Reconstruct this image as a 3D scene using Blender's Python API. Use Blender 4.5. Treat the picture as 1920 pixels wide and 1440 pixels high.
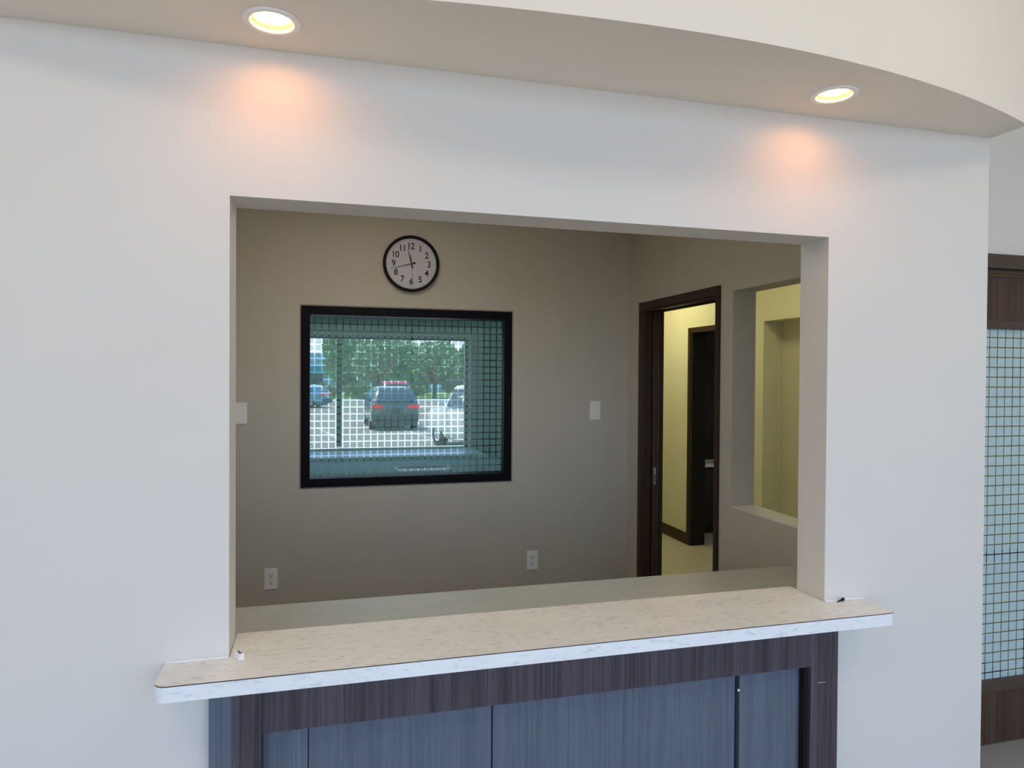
import bpy, bmesh, math, random
from mathutils import Vector, Matrix
random.seed(7)
S = bpy.context.scene
C = S.collection
for o in list(bpy.data.objects):
    bpy.data.objects.remove(o, do_unlink=True)

# ---------------------------------------------------------------- camera
EYE = 1.55
YAW, PITCH, ROLL, F = 0.2619, -0.0121, 0.0066, 1283.66
cam_d = bpy.data.cameras.new('camera')
cam = bpy.data.objects.new('camera', cam_d); C.objects.link(cam)
fwd = Vector((math.sin(YAW)*math.cos(PITCH), math.cos(YAW)*math.cos(PITCH), math.sin(PITCH)))
rgt = Vector((math.cos(YAW), -math.sin(YAW), 0.0)); up = rgt.cross(fwd)
r2 = rgt*math.cos(ROLL) + up*math.sin(ROLL); u2 = -rgt*math.sin(ROLL) + up*math.cos(ROLL)
M = Matrix((r2, u2, -fwd)).transposed().to_4x4()
M.translation = Vector((0, -1.6995, EYE))
cam.matrix_world = M
cam_d.sensor_width = 36.0; cam_d.sensor_fit = 'HORIZONTAL'
cam_d.lens = F/1920*36.0
cam_d.shift_x = 8.94/1920; cam_d.shift_y = -0.8/1920
cam_d.clip_start = 0.05; cam_d.clip_end = 400
S.camera = cam

# ---------------------------------------------------------------- world, sun, exposure
S.view_settings.view_transform = 'Standard'
S.view_settings.look = 'None'
S.view_settings.gamma = 1.0
S.view_settings.use_curve_mapping = False
S.view_settings.exposure = 0.0
W = bpy.data.worlds.new('world'); S.world = W
W.use_nodes = True
wn = W.node_tree.nodes; wl = W.node_tree.links
bg = wn['Background']
tc = wn.new('ShaderNodeTexCoord'); sp = wn.new('ShaderNodeSeparateXYZ'); cr = wn.new('ShaderNodeValToRGB')
wl.new(tc.outputs['Generated'], sp.inputs[0]); wl.new(sp.outputs['Z'], cr.inputs[0])
cr.color_ramp.elements[0].position = 0.0; cr.color_ramp.elements[0].color = (0.74, 0.86, 1.0, 1)
cr.color_ramp.elements[1].position = 0.5; cr.color_ramp.elements[1].color = (0.30, 0.52, 1.0, 1)
wl.new(cr.outputs[0], bg.inputs[0])
bg.inputs[1].default_value = 3.2
S.cycles.max_bounces = 10; S.cycles.diffuse_bounces = 7; S.cycles.glossy_bounces = 3; S.cycles.transparent_max_bounces = 16
S.cycles.use_denoising = True; S.cycles.caustics_reflective = False; S.cycles.caustics_refractive = False; S.cycles.sample_clamp_indirect = 8.0
sun_d = bpy.data.lights.new('sun', 'SUN'); sun_d.energy = 8.0; sun_d.angle = 0.01; sun_d.color = (1.0, 0.92, 0.80)
sun = bpy.data.objects.new('sun', sun_d); C.objects.link(sun)
sun.rotation_euler = Vector((0.42, -0.28, -1.0)).to_track_quat('-Z', 'Y').to_euler()
sun.location = (0, 20, 30)
def portal(name, loc, size, rot):
    d = bpy.data.lights.new(name, 'AREA'); d.shape = 'RECTANGLE'; d.size, d.size_y = size
    d.cycles.is_portal = True
    o = bpy.data.objects.new(name, d); C.objects.link(o); o.location = loc; o.rotation_euler = rot
    return o
# daylight enters by the shop window behind the camera and by the window of the room beyond
portal('daylight_portal', (0.5, -4.26, 1.60), (8.2, 3.1), (math.radians(90), 0, 0))
portal('daylight_portal', (0.25, 5.60, 1.37), (2.7, 1.25), (math.radians(-90), 0, 0))

# ---------------------------------------------------------------- materials
def nm(name):
    m = bpy.data.materials.new(name); m.use_nodes = True
    return m, m.node_tree.nodes, m.node_tree.links, m.node_tree.nodes['Principled BSDF']
def coords(n, l, scale=(1, 1, 1), rot=(0, 0, 0)):
    t = n.new('ShaderNodeTexCoord'); mp = n.new('ShaderNodeMapping')
    mp.inputs['Scale'].default_value = scale; mp.inputs['Rotation'].default_value = rot
    l.new(t.outputs['Object'], mp.inputs[0]); return mp.outputs[0]
def ramp(n, l, src, stops):
    r = n.new('ShaderNodeValToRGB'); e = r.color_ramp.elements
    while len(e) < len(stops): e.new(0.5)
    for i, (p, c) in enumerate(stops):
        e[i].position = p; e[i].color = (*c, 1)
    l.new(src, r.inputs[0]); return r.outputs[0]
def noise(n, l, vec, scale, detail=4, rough=0.5):
    t = n.new('ShaderNodeTexNoise'); t.inputs['Scale'].default_value = scale
    t.inputs['Detail'].default_value = detail; t.inputs['Roughness'].default_value = rough
    l.new(vec, t.inputs['Vector']); return t.outputs['Fac']
def bump(n, l, b, src, strength, dist=0.002):
    k = n.new('ShaderNodeBump'); k.inputs['Strength'].default_value = strength; k.inputs['Distance'].default_value = dist
    l.new(src, k.inputs['Height']); l.new(k.outputs[0], b.inputs['Normal'])
def paint(name, col, rough=0.6, var=0.03, bmp=0.12, scale=3.0, spec=0.3, metal=0.0):
    m, n, l, b = nm(name)
    v = coords(n, l)
    f = noise(n, l, v, scale, 3)
    lo = tuple(c*(1-var) for c in col); hi = tuple(min(1, c*(1+var)) for c in col)
    l.new(ramp(n, l, f, [(0.3, lo), (0.7, hi)]), b.inputs['Base Color'])
    b.inputs['Roughness'].default_value = rough; b.inputs['Specular IOR Level'].default_value = spec
    b.inputs['Metallic'].default_value = metal
    if bmp: bump(n, l, b, noise(n, l, v, 220, 2), bmp, 0.0008)
    return m
def wood(name, dark, light, rough=0.4, fine=260.0, spec=0.4, coat=0.0, axis='Z'):
    m, n, l, b = nm(name)
    k = 0.012
    sc = {'Z': (1, 1, k), 'X': (k, 1, 1), 'Y': (1, k, 1)}[axis]
    v = coords(n, l, sc)
    f1 = noise(n, l, v, fine, 4, 0.65); f2 = noise(n, l, v, fine*0.12, 3, 0.6)
    mx = n.new('ShaderNodeMath'); mx.operation = 'MULTIPLY_ADD'
    l.new(f1, mx.inputs[0]); mx.inputs[1].default_value = 0.6
    m2 = n.new('ShaderNodeMath'); m2.operation = 'MULTIPLY'; l.new(f2, m2.inputs[0]); m2.inputs[1].default_value = 0.4
    l.new(m2.outputs[0], mx.inputs[2])
    l.new(ramp(n, l, mx.outputs[0], [(0.36, dark), (0.66, light)]), b.inputs['Base Color'])
    b.inputs['Roughness'].default_value = rough; b.inputs['Specular IOR Level'].default_value = spec
    b.inputs['Coat Weight'].default_value = coat; b.inputs['Coat Roughness'].default_value = 0.25
    bump(n, l, b, f1, 0.15, 0.0006)
    return m
def marble(name, base, vein, rough=0.38, rot=0.5):
    m, n, l, b = nm(name)
    v = coords(n, l, (14, 60, 60), (0, rot, rot*0.5))
    f = noise(n, l, v, 2.2, 6, 0.72)
    v2 = coords(n, l, (3, 9, 9), (0, rot, rot*0.6))
    g = noise(n, l, v2, 1.6, 4, 0.6)
    c1 = ramp(n, l, f, [(0.34, vein), (0.45, base), (1.0, tuple(min(1, c*1.04) for c in base))])
    c2 = ramp(n, l, g, [(0.3, (0.93, 0.93, 0.93)), (0.7, (1, 1, 1))])
    mx = n.new('ShaderNodeMixRGB'); mx.blend_type = 'MULTIPLY'; mx.inputs[0].default_value = 1.0
    l.new(c1, mx.inputs[1]); l.new(c2, mx.inputs[2]); l.new(mx.outputs[0], b.inputs['Base Color'])
    b.inputs['Roughness'].default_value = rough; b.inputs['Specular IOR Level'].default_value = 0.45
    return m
def clear_glass(name, tint, refl=0.06):
    m, n, l, b = nm(name); n.remove(b)
    out = [x for x in n if x.type == 'OUTPUT_MATERIAL'][0]
    t = n.new('ShaderNodeBsdfTransparent'); t.inputs[0].default_value = (*tint, 1)
    g = n.new('ShaderNodeBsdfGlossy'); g.inputs['Roughness'].default_value = 0.02
    fr = n.new('ShaderNodeLayerWeight'); fr.inputs[0].default_value = 0.12
    ml = n.new('ShaderNodeMath'); ml.operation = 'MULTIPLY_ADD'; l.new(fr.outputs['Fresnel'], ml.inputs[0])
    ml.inputs[1].default_value = 0.7; ml.inputs[2].default_value = refl*0.2
    mx = n.new('ShaderNodeMixShader'); l.new(ml.outputs[0], mx.inputs[0])
    l.new(t.outputs[0], mx.inputs[1]); l.new(g.outputs[0], mx.inputs[2]); l.new(mx.outputs[0], out.inputs[0])
    return m
def frosted(name, see, col, tint):
    """etched film: part of the light passes straight, the rest is scattered both ways"""
    m, n, l, b = nm(name); n.remove(b)
    out = [x for x in n if x.type == 'OUTPUT_MATERIAL'][0]
    v = coords(n, l)
    f = noise(n, l, v, 400, 2)
    cl = ramp(n, l, f, [(0.3, tuple(c*0.95 for c in col)), (0.7, col)])
    t = n.new('ShaderNodeBsdfTransparent'); t.inputs[0].default_value = (*tint, 1)
    d = n.new('ShaderNodeBsdfDiffuse'); tr = n.new('ShaderNodeBsdfTranslucent')
    l.new(cl, d.inputs[0]); l.new(cl, tr.inputs[0])
    m1 = n.new('ShaderNodeMixShader'); m1.inputs[0].default_value = 0.25
    l.new(d.outputs[0], m1.inputs[1]); l.new(tr.outputs[0], m1.inputs[2])
    m2 = n.new('ShaderNodeMixShader'); m2.inputs[0].default_value = see
    l.new(m1.outputs[0], m2.inputs[1]); l.new(t.outputs[0], m2.inputs[2]); l.new(m2.outputs[0], out.inputs[0])
    return m
def glow(name, col, strength):
    m, n, l, b = nm(name)
    b.inputs['Base Color'].default_value = (0.9, 0.9, 0.85, 1)
    b.inputs['Emission Color'].default_value = (*col, 1); b.inputs['Emission Strength'].default_value = strength
    return m

MT = {
 'wall': paint('wall_paint', (0.735, 0.705, 0.655), 0.7, 0.012),
 'inner': paint('reception_wall_paint', (0.56, 0.53, 0.465), 0.7, 0.02),
 'cream': paint('corridor_paint', (0.74, 0.71, 0.56), 0.7, 0.02),
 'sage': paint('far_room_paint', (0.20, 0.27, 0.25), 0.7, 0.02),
 'ceil': paint('ceiling_paint', (0.87, 0.795, 0.68), 0.8, 0.01),
 'floor': paint('vinyl_floor', (0.46, 0.42, 0.36), 0.45, 0.05, 0.05, 8.0),
 'white_plastic': paint('white_plastic', (0.90, 0.90, 0.88), 0.35, 0.01, 0.0),
 'black_plastic': paint('black_plastic', (0.008, 0.008, 0.010), 0.45, 0.1, 0.05, spec=0.2),
 'black_frame': paint('black_frame_metal', (0.003, 0.003, 0.006), 0.5, 0.1, 0.05, spec=0.12),
 'caulk': paint('caulk_grey', (0.5, 0.48, 0.44), 0.7, 0.05, 0.0),
 'dark_void': paint('dark_recess', (0.01, 0.009, 0.008), 0.8, 0.1, 0.0),
 'clock_face': paint('clock_face', (0.62, 0.62, 0.70), 0.5, 0.01, 0.0),
 'ink': paint('black_ink', (0.012, 0.012, 0.016), 0.5, 0.05, 0.0),
 'red_ink': paint('red_ink', (0.6, 0.03, 0.015), 0.5, 0.05, 0.0),
 'trim_white': paint('lamp_trim_white', (0.95, 0.93, 0.91), 0.45, 0.01, 0.0),
 'baffle': paint('lamp_baffle', (0.85, 0.78, 0.62), 0.4, 0.01, 0.0),
 'wood': wood('dark_wood_laminate', (0.028, 0.021, 0.028), (0.118, 0.094, 0.112), 0.45),
 'wood_sheen': wood('sheen_tinted_wood_laminate', (0.085, 0.103, 0.140), (0.150, 0.176, 0.225), 0.40),  # same wood, with the bluish daylight reflection mixed into its colour
 'doorwood': wood('brown_door_veneer', (0.030, 0.016, 0.010), (0.110, 0.060, 0.040), 0.4, 120),
 'brown_metal': paint('brown_frame_paint', (0.085, 0.060, 0.042), 0.45, 0.03, 0.03),
 'espresso': paint('espresso_frame_paint', (0.040, 0.022, 0.013), 0.4, 0.08, 0.03),
 'espresso_wood': wood('espresso_door_veneer', (0.035, 0.014, 0.008), (0.10, 0.045, 0.024), 0.35, 120),
 'espresso_dark': paint('espresso_door_paint', (0.012, 0.009, 0.008), 0.5, 0.08, 0.03),
 'metal': paint('brushed_steel', (0.55, 0.55, 0.55), 0.3, 0.05, 0.0, metal=1.0),
 'marble_top': marble('counter_laminate', (0.89, 0.87, 0.83), (0.58, 0.56, 0.53), 0.36),
 'marble_shaded': marble('shaded_desk_laminate', (0.54, 0.56, 0.54), (0.40, 0.42, 0.41), 0.36),  # counter laminate darkened and greyed for the shade on the lower desk
 'marble_edge': marble('counter_edge_laminate', (0.90, 0.92, 0.94), (0.68, 0.72, 0.76), 0.3, 0.9),
 'kraft': paint('laminate_core_brown', (0.035, 0.022, 0.016), 0.7, 0.1, 0.0),
 'mdf': paint('particle_core', (0.30, 0.24, 0.17), 0.8, 0.1, 0.0),
 'glass': clear_glass('tinted_glass', (0.91, 0.965, 0.955)),
 'glass_out': clear_glass('outer_glass', (0.97, 0.98, 0.98)),
 'film': frosted('frosted_film', 0.30, (0.31, 0.62, 0.59), (0.94, 0.95, 0.94)),
 'film_door': frosted('frosted_film_pale', 0.12, (0.68, 0.90, 0.95), (0.80, 0.95, 0.95)),
 'vinyl_white': paint('white_vinyl', (0.82, 0.84, 0.84), 0.4, 0.02, 0.0),
 'bronze': paint('bronze_sash', (0.05, 0.06, 0.055), 0.45, 0.05, 0.0),
 'warm_lamp': glow('warm_lamp', (1.0, 0.38, 0.085), 45.0),
 'added_room_lamp': glow('added_room_lamp', (1.0, 0.87, 0.66), 7.6),  # for the added reception panel
 'added_wait_lamp': glow('added_waiting_lamp', (1.0, 0.89, 0.72), 5.4),  # for the two added waiting area panels
 'hall_lamp': glow('yellow_lamp', (1.0, 0.93, 0.48), 12.5),
}

# ---------------------------------------------------------------- mesh helpers
def obj(name, bm, mats, parent=None, smooth=False, loc=None):
    """links bm (world coordinates) as one mesh object; a child's mesh is stored relative to its parent's place"""
    base = Vector((0, 0, 0))
    if parent is not None: base = parent.matrix_world.translation if False else world_loc(parent)
    if loc is not None: org = Vector(loc)
    elif parent is None:
        zs = [v.co for v in bm.verts]
        org = Vector(((min(c.x for c in zs)+max(c.x for c in zs))/2, (min(c.y for c in zs)+max(c.y for c in zs))/2, min(c.z for c in zs)))
    else: org = base
    bmesh.ops.translate(bm, verts=bm.verts, vec=-org)
    me = bpy.data.meshes.new(name); bm.to_mesh(me); bm.free()
    if smooth:
        for p in me.polygons: p.use_smooth = True
    for m in (mats if isinstance(mats, (list, tuple)) else [mats]): me.materials.append(m if not isinstance(m, str) else MT[m])
    o = bpy.data.objects.new(name, me); C.objects.link(o)
    if parent is not None: o.parent = parent; o.location = org-base
    else: o.location = org
    return o
def world_loc(o):
    v = Vector(o.location)
    while o.parent is not None:
        o = o.parent; v += Vector(o.location)
    return v
def tag(o, label=None, cat=None, group=None, kind=None):
    if label: o['label'] = label
    if cat: o['category'] = cat
    if group: o['group'] = group
    if kind: o['kind'] = kind
    return o
def empty(name, loc, label=None, cat=None, group=None, kind=None):
    o = bpy.data.objects.new(name, None); C.objects.link(o); o.location = loc; o.empty_display_size = 0.05
    return tag(o, label, cat, group, kind)
def bbox(bm, x0, x1, y0, y1, z0, z1, bev=0.0, mi=0):
    vs = [bm.verts.new((x, y, z)) for x in (x0, x1) for y in (y0, y1) for z in (z0, z1)]
    fs = []
    for idx in ((0, 1, 3, 2), (4, 6, 7, 5), (0, 4, 5, 1), (2, 3, 7, 6), (0, 2, 6, 4), (1, 5, 7, 3)):
        f = bm.faces.new([vs[i] for i in idx]); f.material_index = mi; fs.append(f)
    if bev:
        es = list({e for f in fs for e in f.edges})
        bmesh.ops.bevel(bm, geom=es, offset=bev, segments=2, affect='EDGES', profile=0.5)
    return fs
def box(name, x0, x1, y0, y1, z0, z1, mat, parent=None, bev=0.0, **k):
    bm = bmesh.new(); bbox(bm, x0, x1, y0, y1, z0, z1, bev)
    return obj(name, bm, mat, parent, **k)
def boxes(name, lst, mat, parent=None, bev=0.0):
    bm = bmesh.new()
    for b in lst: bbox(bm, *b, bev=bev)
    return obj(name, bm, mat, parent)
def slab_wall(bm, axis, t0, t1, us, vs, solid):
    """wall of cells: us along the run, vs upwards, t0..t1 through; only outer faces are made"""
    def P(u, t, v): return (u, t, v) if axis == 'X' else (t, u, v)
    cache = {}
    def V(u, t, v):
        k = (u, t, v)
        if k not in cache: cache[k] = bm.verts.new(P(u, t, v))
        return cache[k]
    nu, nv = len(us)-1, len(vs)-1
    def is_s(i, j): return 0 <= i < nu and 0 <= j < nv and solid(i, j)
    for i in range(nu):
        for j in range(nv):
            if not is_s(i, j): continue
            a, b, c, d = us[i], us[i+1], vs[j], vs[j+1]
            bm.faces.new([V(a, t0, c), V(b, t0, c), V(b, t0, d), V(a, t0, d)])
            bm.faces.new([V(a, t1, d), V(b, t1, d), V(b, t1, c), V(a, t1, c)])
            if not is_s(i-1, j): bm.faces.new([V(a, t0, d), V(a, t1, d), V(a, t1, c), V(a, t0, c)])
            if not is_s(i+1, j): bm.faces.new([V(b, t0, c), V(b, t1, c), V(b, t1, d), V(b, t0, d)])
            if not is_s(i, j-1): bm.faces.new([V(a, t0, c), V(a, t1, c), V(b, t1, c), V(b, t0, c)])
            if not is_s(i, j+1): bm.faces.new([V(a, t0, d), V(b, t0, d), V(b, t1, d), V(a, t1, d)])
    bmesh.ops.recalc_face_normals(bm, faces=bm.faces)
def wall(name, axis, t0, t1, lo, hi, zlo, zhi, holes, mat, label=None):
    us = sorted({lo, hi, *[h[0] for h in holes], *[h[1] for h in holes]})
    vs = sorted({zlo, zhi, *[h[2] for h in holes], *[h[3] for h in holes]})
    def solid(i, j):
        u, v = (us[i]+us[i+1])/2, (vs[j]+vs[j+1])/2
        return not any(h[0] < u < h[1] and h[2] < v < h[3] for h in holes)
    bm = bmesh.new(); slab_wall(bm, axis, t0, t1, us, vs, solid)
    o = obj(name, bm, mat); return tag(o, label, None, None, 'structure')
def lathe(bm, prof, cx, cy, seg=48, axis='Z', base=0.0, mi=0, close=False):
    """prof: (radius, height) pairs turned about an axis through (cx, cy)"""
    rings = []
    for r, h in prof:
        ring = []
        for k in range(seg):
            a = 2*math.pi*k/seg
            if axis == 'Z': p = (cx+r*math.cos(a), cy+r*math.sin(a), base+h)
            elif axis == 'Y': p = (cx+r*math.cos(a), base+h, cy+r*math.sin(a))
            else: p = (base+h, cx+r*math.cos(a), cy+r*math.sin(a))
            ring.append(bm.verts.new(p))
        rings.append(ring)
    for a, b in zip(rings, rings[1:]):
        for k in range(seg):
            f = bm.faces.new([a[k], a[(k+1) % seg], b[(k+1) % seg], b[k]]); f.material_index = mi
    if close:
        for ring in (rings[0], rings[-1]):
            f = bm.faces.new(ring); f.material_index = mi
    bmesh.ops.recalc_face_normals(bm, faces=bm.faces)
def prism(bm, pts, z0, z1, mi_side=0, mi_cap=0):
    a = [bm.verts.new((x, y, z0)) for x, y in pts]; b = [bm.verts.new((x, y, z1)) for x, y in pts]
    n = len(pts)
    for i in range(n):
        f = bm.faces.new([a[i], a[(i+1) % n], b[(i+1) % n], b[i]]); f.material_index = mi_side
    f = bm.faces.new(b); f.material_index = mi_cap
    f = bm.faces.new(a[::-1]); f.material_index = mi_side
    bmesh.ops.recalc_face_normals(bm, faces=bm.faces)
def copy_tree(o, parent=None):
    c = o.copy(); C.objects.link(c); c.parent = parent
    for ch in [x for x in bpy.data.objects if x.parent == o]: copy_tree(ch, c)
    return c

# ================================================================ THE SETTING
ZS = 2.3075            # underside of the bowed soffit
XW = 2.023             # free end of the white wall
XL, XRo, ZT = -0.2112, 1.4283, 1.9611   # service opening
ZC = 0.8895            # counter top
T = 0.1211             # wall thickness
D1 = 2.2273            # reception back wall
XR, XR2 = 1.8321, 1.954   # reception right wall
HX = 3.25              # corridor far wall
DY = 0.51              # glazed door wall
EXT = 5.5              # outer wall of the room beyond
CEIL = 3.3

tag(box('floor', -4.2, 5.2, -4.4, 9.0, -0.12, 0.0, 'floor'), 'beige vinyl floor', kind='structure')
wall('wall_front', 'X', 0.0, T, -4.0, XW, 0.0, CEIL,
     [(XL, XRo, 0.0, ZT), (-0.252, 1.4455, 0.0, 0.8535)], 'wall', 'off-white wall with the wide service opening')
tag(box('ceiling', -4.1, 5.1, -4.35, DY+0.12, CEIL, CEIL+0.1, 'ceil'), 'high ceiling of the waiting area', kind='structure')
wall('wall_left', 'Y', -4.1, -4.0, -4.35, T, 0.0, CEIL, [], 'wall', 'left side wall of the waiting area')
wall('wall_right', 'Y', 5.0, 5.1, -4.35, DY+0.12, 0.0, CEIL, [], 'wall', 'right side wall of the waiting area')
wall('wall_rear', 'X', -4.35, -4.2, -4.1, 5.1, 0.0, CEIL, [(-3.6, 4.6, 0.05, 3.15)], 'wall', 'street side wall with the shop window')
# shop window behind the viewer
ws = empty('window_3', (0.5, -4.28, 0.05), 'wide aluminium shop window behind the viewer', kind='structure')
for i in range(6):
    x = -3.6+8.2*i/5
    box('mullion', max(-3.6, x-0.03), min(4.6, x+0.03), -4.31, -4.25, 0.05, 3.15, 'bronze', ws)
box('sill_rail', -3.6, 4.6, -4.31, -4.25, 0.05, 0.11, 'bronze', ws); box('head_rail', -3.6, 4.6, -4.31, -4.25, 3.09, 3.15, 'bronze', ws)
for i in range(5):
    x = -3.6+8.2*i/5
    box('pane', x+0.03, x+8.2/5-0.03, -4.284, -4.278, 0.11, 3.09, 'glass_out', ws)

# bowed soffit over the opening, its front an arc, with two holes for the lamps
LAMPS = [(-0.110, -0.137), (1.318, -0.145)]
def bow(x):
    if x >= 0.78: return -0.344 + 3.55-math.sqrt(3.55**2-(x-0.78)**2)
    return -0.344 + 0.098*((0.78-x)/1.0)**2
outl = [(x, bow(x)) for x in [-1.05+0.0777*i for i in range(0, 40)] if x < 2.028] + [(2.0285, bow(2.0285)), (2.0285, -0.0006), (-1.05, -0.0006)]
bm = bmesh.new()
vb = [bm.verts.new((x, y, ZS)) for x, y in outl]
es = [bm.edges.new((vb[i], vb[(i+1) % len(vb)])) for i in range(len(vb))]
HR = 0.052
for lx, ly in LAMPS:
    ring = [bm.verts.new((lx+HR*math.cos(2*math.pi*k/40), ly+HR*math.sin(2*math.pi*k/40), ZS)) for k in range(40)]
    es += [bm.edges.new((ring[k], ring[(k+1) % 40])) for k in range(40)]
    tp = [bm.verts.new((v.co.x, v.co.y, ZS+0.08)) for v in ring]
    for k in range(40): bm.faces.new([ring[k], tp[k], tp[(k+1) % 40], ring[(k+1) % 40]])
bmesh.ops.triangle_fill(bm, edges=es, use_beauty=True, use_dissolve=False)
vt = [bm.verts.new((x, y, CEIL-0.001)) for x, y in outl]
for i in range(len(vb)): bm.faces.new([vb[i], vb[(i+1) % len(vb)], vt[(i+1) % len(vb)], vt[i]])
bm.faces.new(vt)
bmesh.ops.recalc_face_normals(bm, faces=bm.faces)
tag(obj('ceiling_soffit', bm, 'ceil'), 'bowed soffit above the service opening', kind='structure')

# reception room shell
WIN = (-0.1227, 1.081, EYE-0.6288, EYE+0.3772)
wall('wall_back', 'X', D1, D1+0.12, -2.0, XR, 0.0, 2.6, [WIN], 'inner', 'grey beige back wall of the reception')
bm = bmesh.new()
NICHE = (0.605, 1.1006, EYE-0.6054, EYE+0.3985)
DH = EYE+0.4366-0.044    # clear height of the doorway
def cells(bm, t0, t1, lo, hi, holes, z1=2.6):
    us = sorted({lo, hi, *[h[0] for h in holes], *[h[1] for h in holes]}); vs = sorted({0.0, z1, *[h[2] for h in holes], *[h[3] for h in holes]})
    slab_wall(bm, 'Y', t0, t1, us, vs, lambda i, j: not any(h[0] < (us[i]+us[i+1])/2 < h[1] and h[2] < (vs[j]+vs[j+1])/2 < h[3] for h in holes))
POCKET = (2.019, 2.95, 0.0, DH+0.03)
cells(bm, XR, XR2, T, 5.5, [(1.23, 2.019, 0.0, DH+0.03), POCKET, NICHE])
cells(bm, XR, XR+0.048, 2.019, 2.95, [], DH+0.03)
cells(bm, XR2-0.018, XR2, 2.019, 2.95, [], DH+0.03)
tag(obj('wall_side', bm, 'inner'), 'reception side wall with the doorway and the pass-through opening', kind='structure')
wall('wall_reception_left', 'Y', -2.1, -2.0, T, 5.5, 0.0, 2.6, [], 'inner', 'left wall of the reception')
tag(box('ceiling_inner', -2.1, XR2, T+0.001, 6.0, 2.6, 2.7, 'ceil'), 'ceiling over the reception', kind='structure')
tag(box('ceiling_corridor', XR2+0.001, HX+0.4, DY+0.086, 6.0, 2.6, 2.7, 'ceil'), 'ceiling over the corridor', kind='structure')
tag(box('wall_return', XR, XR2, T+0.001, DY+0.085, 2.701, CEIL, 'wall'), 'short return wall above the reception ceiling', kind='structure')
# corridor
wall('wall_door_side', 'X', DY, DY+0.085, XR2+0.0005, 5.1, 0.0, CEIL, [(2.13, 3.13, 0.0, EYE+0.51)], 'wall', 'wall around the glazed door')
ALC = (1.70, 2.857, 0.0, EYE+0.426)
HD = (3.02, 3.915, 0.0, EYE+0.44)
wall('wall_corridor', 'Y', HX, HX+0.12, DY+0.111, 5.5, 0.0, 2.6, [ALC, HD], 'cream', 'cream corridor wall with alcove and dark doorway')
wall('wall_alcove', 'Y', HX+0.17, HX+0.22, 1.6, 2.95, 0.0, 2.6, [], 'cream', 'back of the corridor alcove')
boxes('wall_alcove_sides', [(HX+0.121, HX+0.169, 2.857, 2.95, 0, 2.6), (HX+0.121, HX+0.169, 1.6, 1.70, 0, 2.6), (HX+0.121, HX+0.169, 1.70, 2.857, ALC[3], 2.6)], 'cream')['kind'] = 'structure'
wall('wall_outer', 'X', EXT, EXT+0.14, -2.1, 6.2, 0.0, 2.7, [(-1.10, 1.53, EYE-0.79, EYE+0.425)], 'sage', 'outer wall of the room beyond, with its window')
boxes('wall_dark_room', [(6.0, 6.1, 2.96, EXT, 0, 2.6), (HX+0.121, 6.0, 2.96, 3.0, 0, 2.6)], 'inner')['kind'] = 'structure'
tag(box('ceiling_dark_room', HX+0.41, 6.1, 2.96, EXT, 2.6, 2.7, 'ceil'), kind='structure')
boxes('baseboard_corridor', [(HX-0.012, HX-0.0005, DY+0.12, 1.699, 0.0005, 0.105), (HX-0.012, HX-0.0005, 2.858, 3.0, 0.0005, 0.105), (HX-0.012, HX-0.0005, 3.962, 5.49, 0.0005, 0.105)], 'espresso')['kind'] = 'structure'

# ================================================================ WINDOW BETWEEN RECEPTION AND ROOM BEYOND
w1 = empty('window_1', ((WIN[0]+WIN[1])/2, D1, WIN[2]), 'black framed interior window with frosted grid film', kind='structure')
FW = 0.048; g0x, g1x, g0z, g1z = WIN[0]+FW, WIN[1]-FW, WIN[2]+FW, WIN[3]-FW
e = 0.0008
box('frame_stile', WIN[0]+e, g0x, D1-0.004, D1+0.124, WIN[2]+e, WIN[3]-e, 'black_frame', w1, 0.002)
box('frame_stile', g1x, WIN[1]-e, D1-0.004, D1+0.124, WIN[2]+e, WIN[3]-e, 'black_frame', w1, 0.002)
box('frame_rail', g0x, g1x, D1-0.004, D1+0.124, WIN[2]+e, g0z, 'black_frame', w1, 0.002)
box('frame_rail', g0x, g1x, D1-0.004, D1+0.124, g1z, WIN[3]-e, 'black_frame', w1, 0.002)
bm = bmesh.new(); q = 0.005
for b in ((WIN[0]-q, WIN[1]+q, WIN[3]+0.003, WIN[3]+q), (WIN[0]-q, WIN[1]+q, WIN[2]-q, WIN[2]-0.003), (WIN[0]-q, WIN[0]-0.003, WIN[2]-q, WIN[3]+q), (WIN[1]+0.003, WIN[1]+q, WIN[2]-q, WIN[3]+q)):
    bbox(bm, b[0], b[1], D1-0.0012, D1-0.0002, b[2], b[3])
obj('caulk_line', bm, 'kraft', w1)
GY = D1+0.060
gl = box('glass_pane', g0x, g1x, GY, GY+0.006, g0z, g1z, 'glass', w1)
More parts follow.
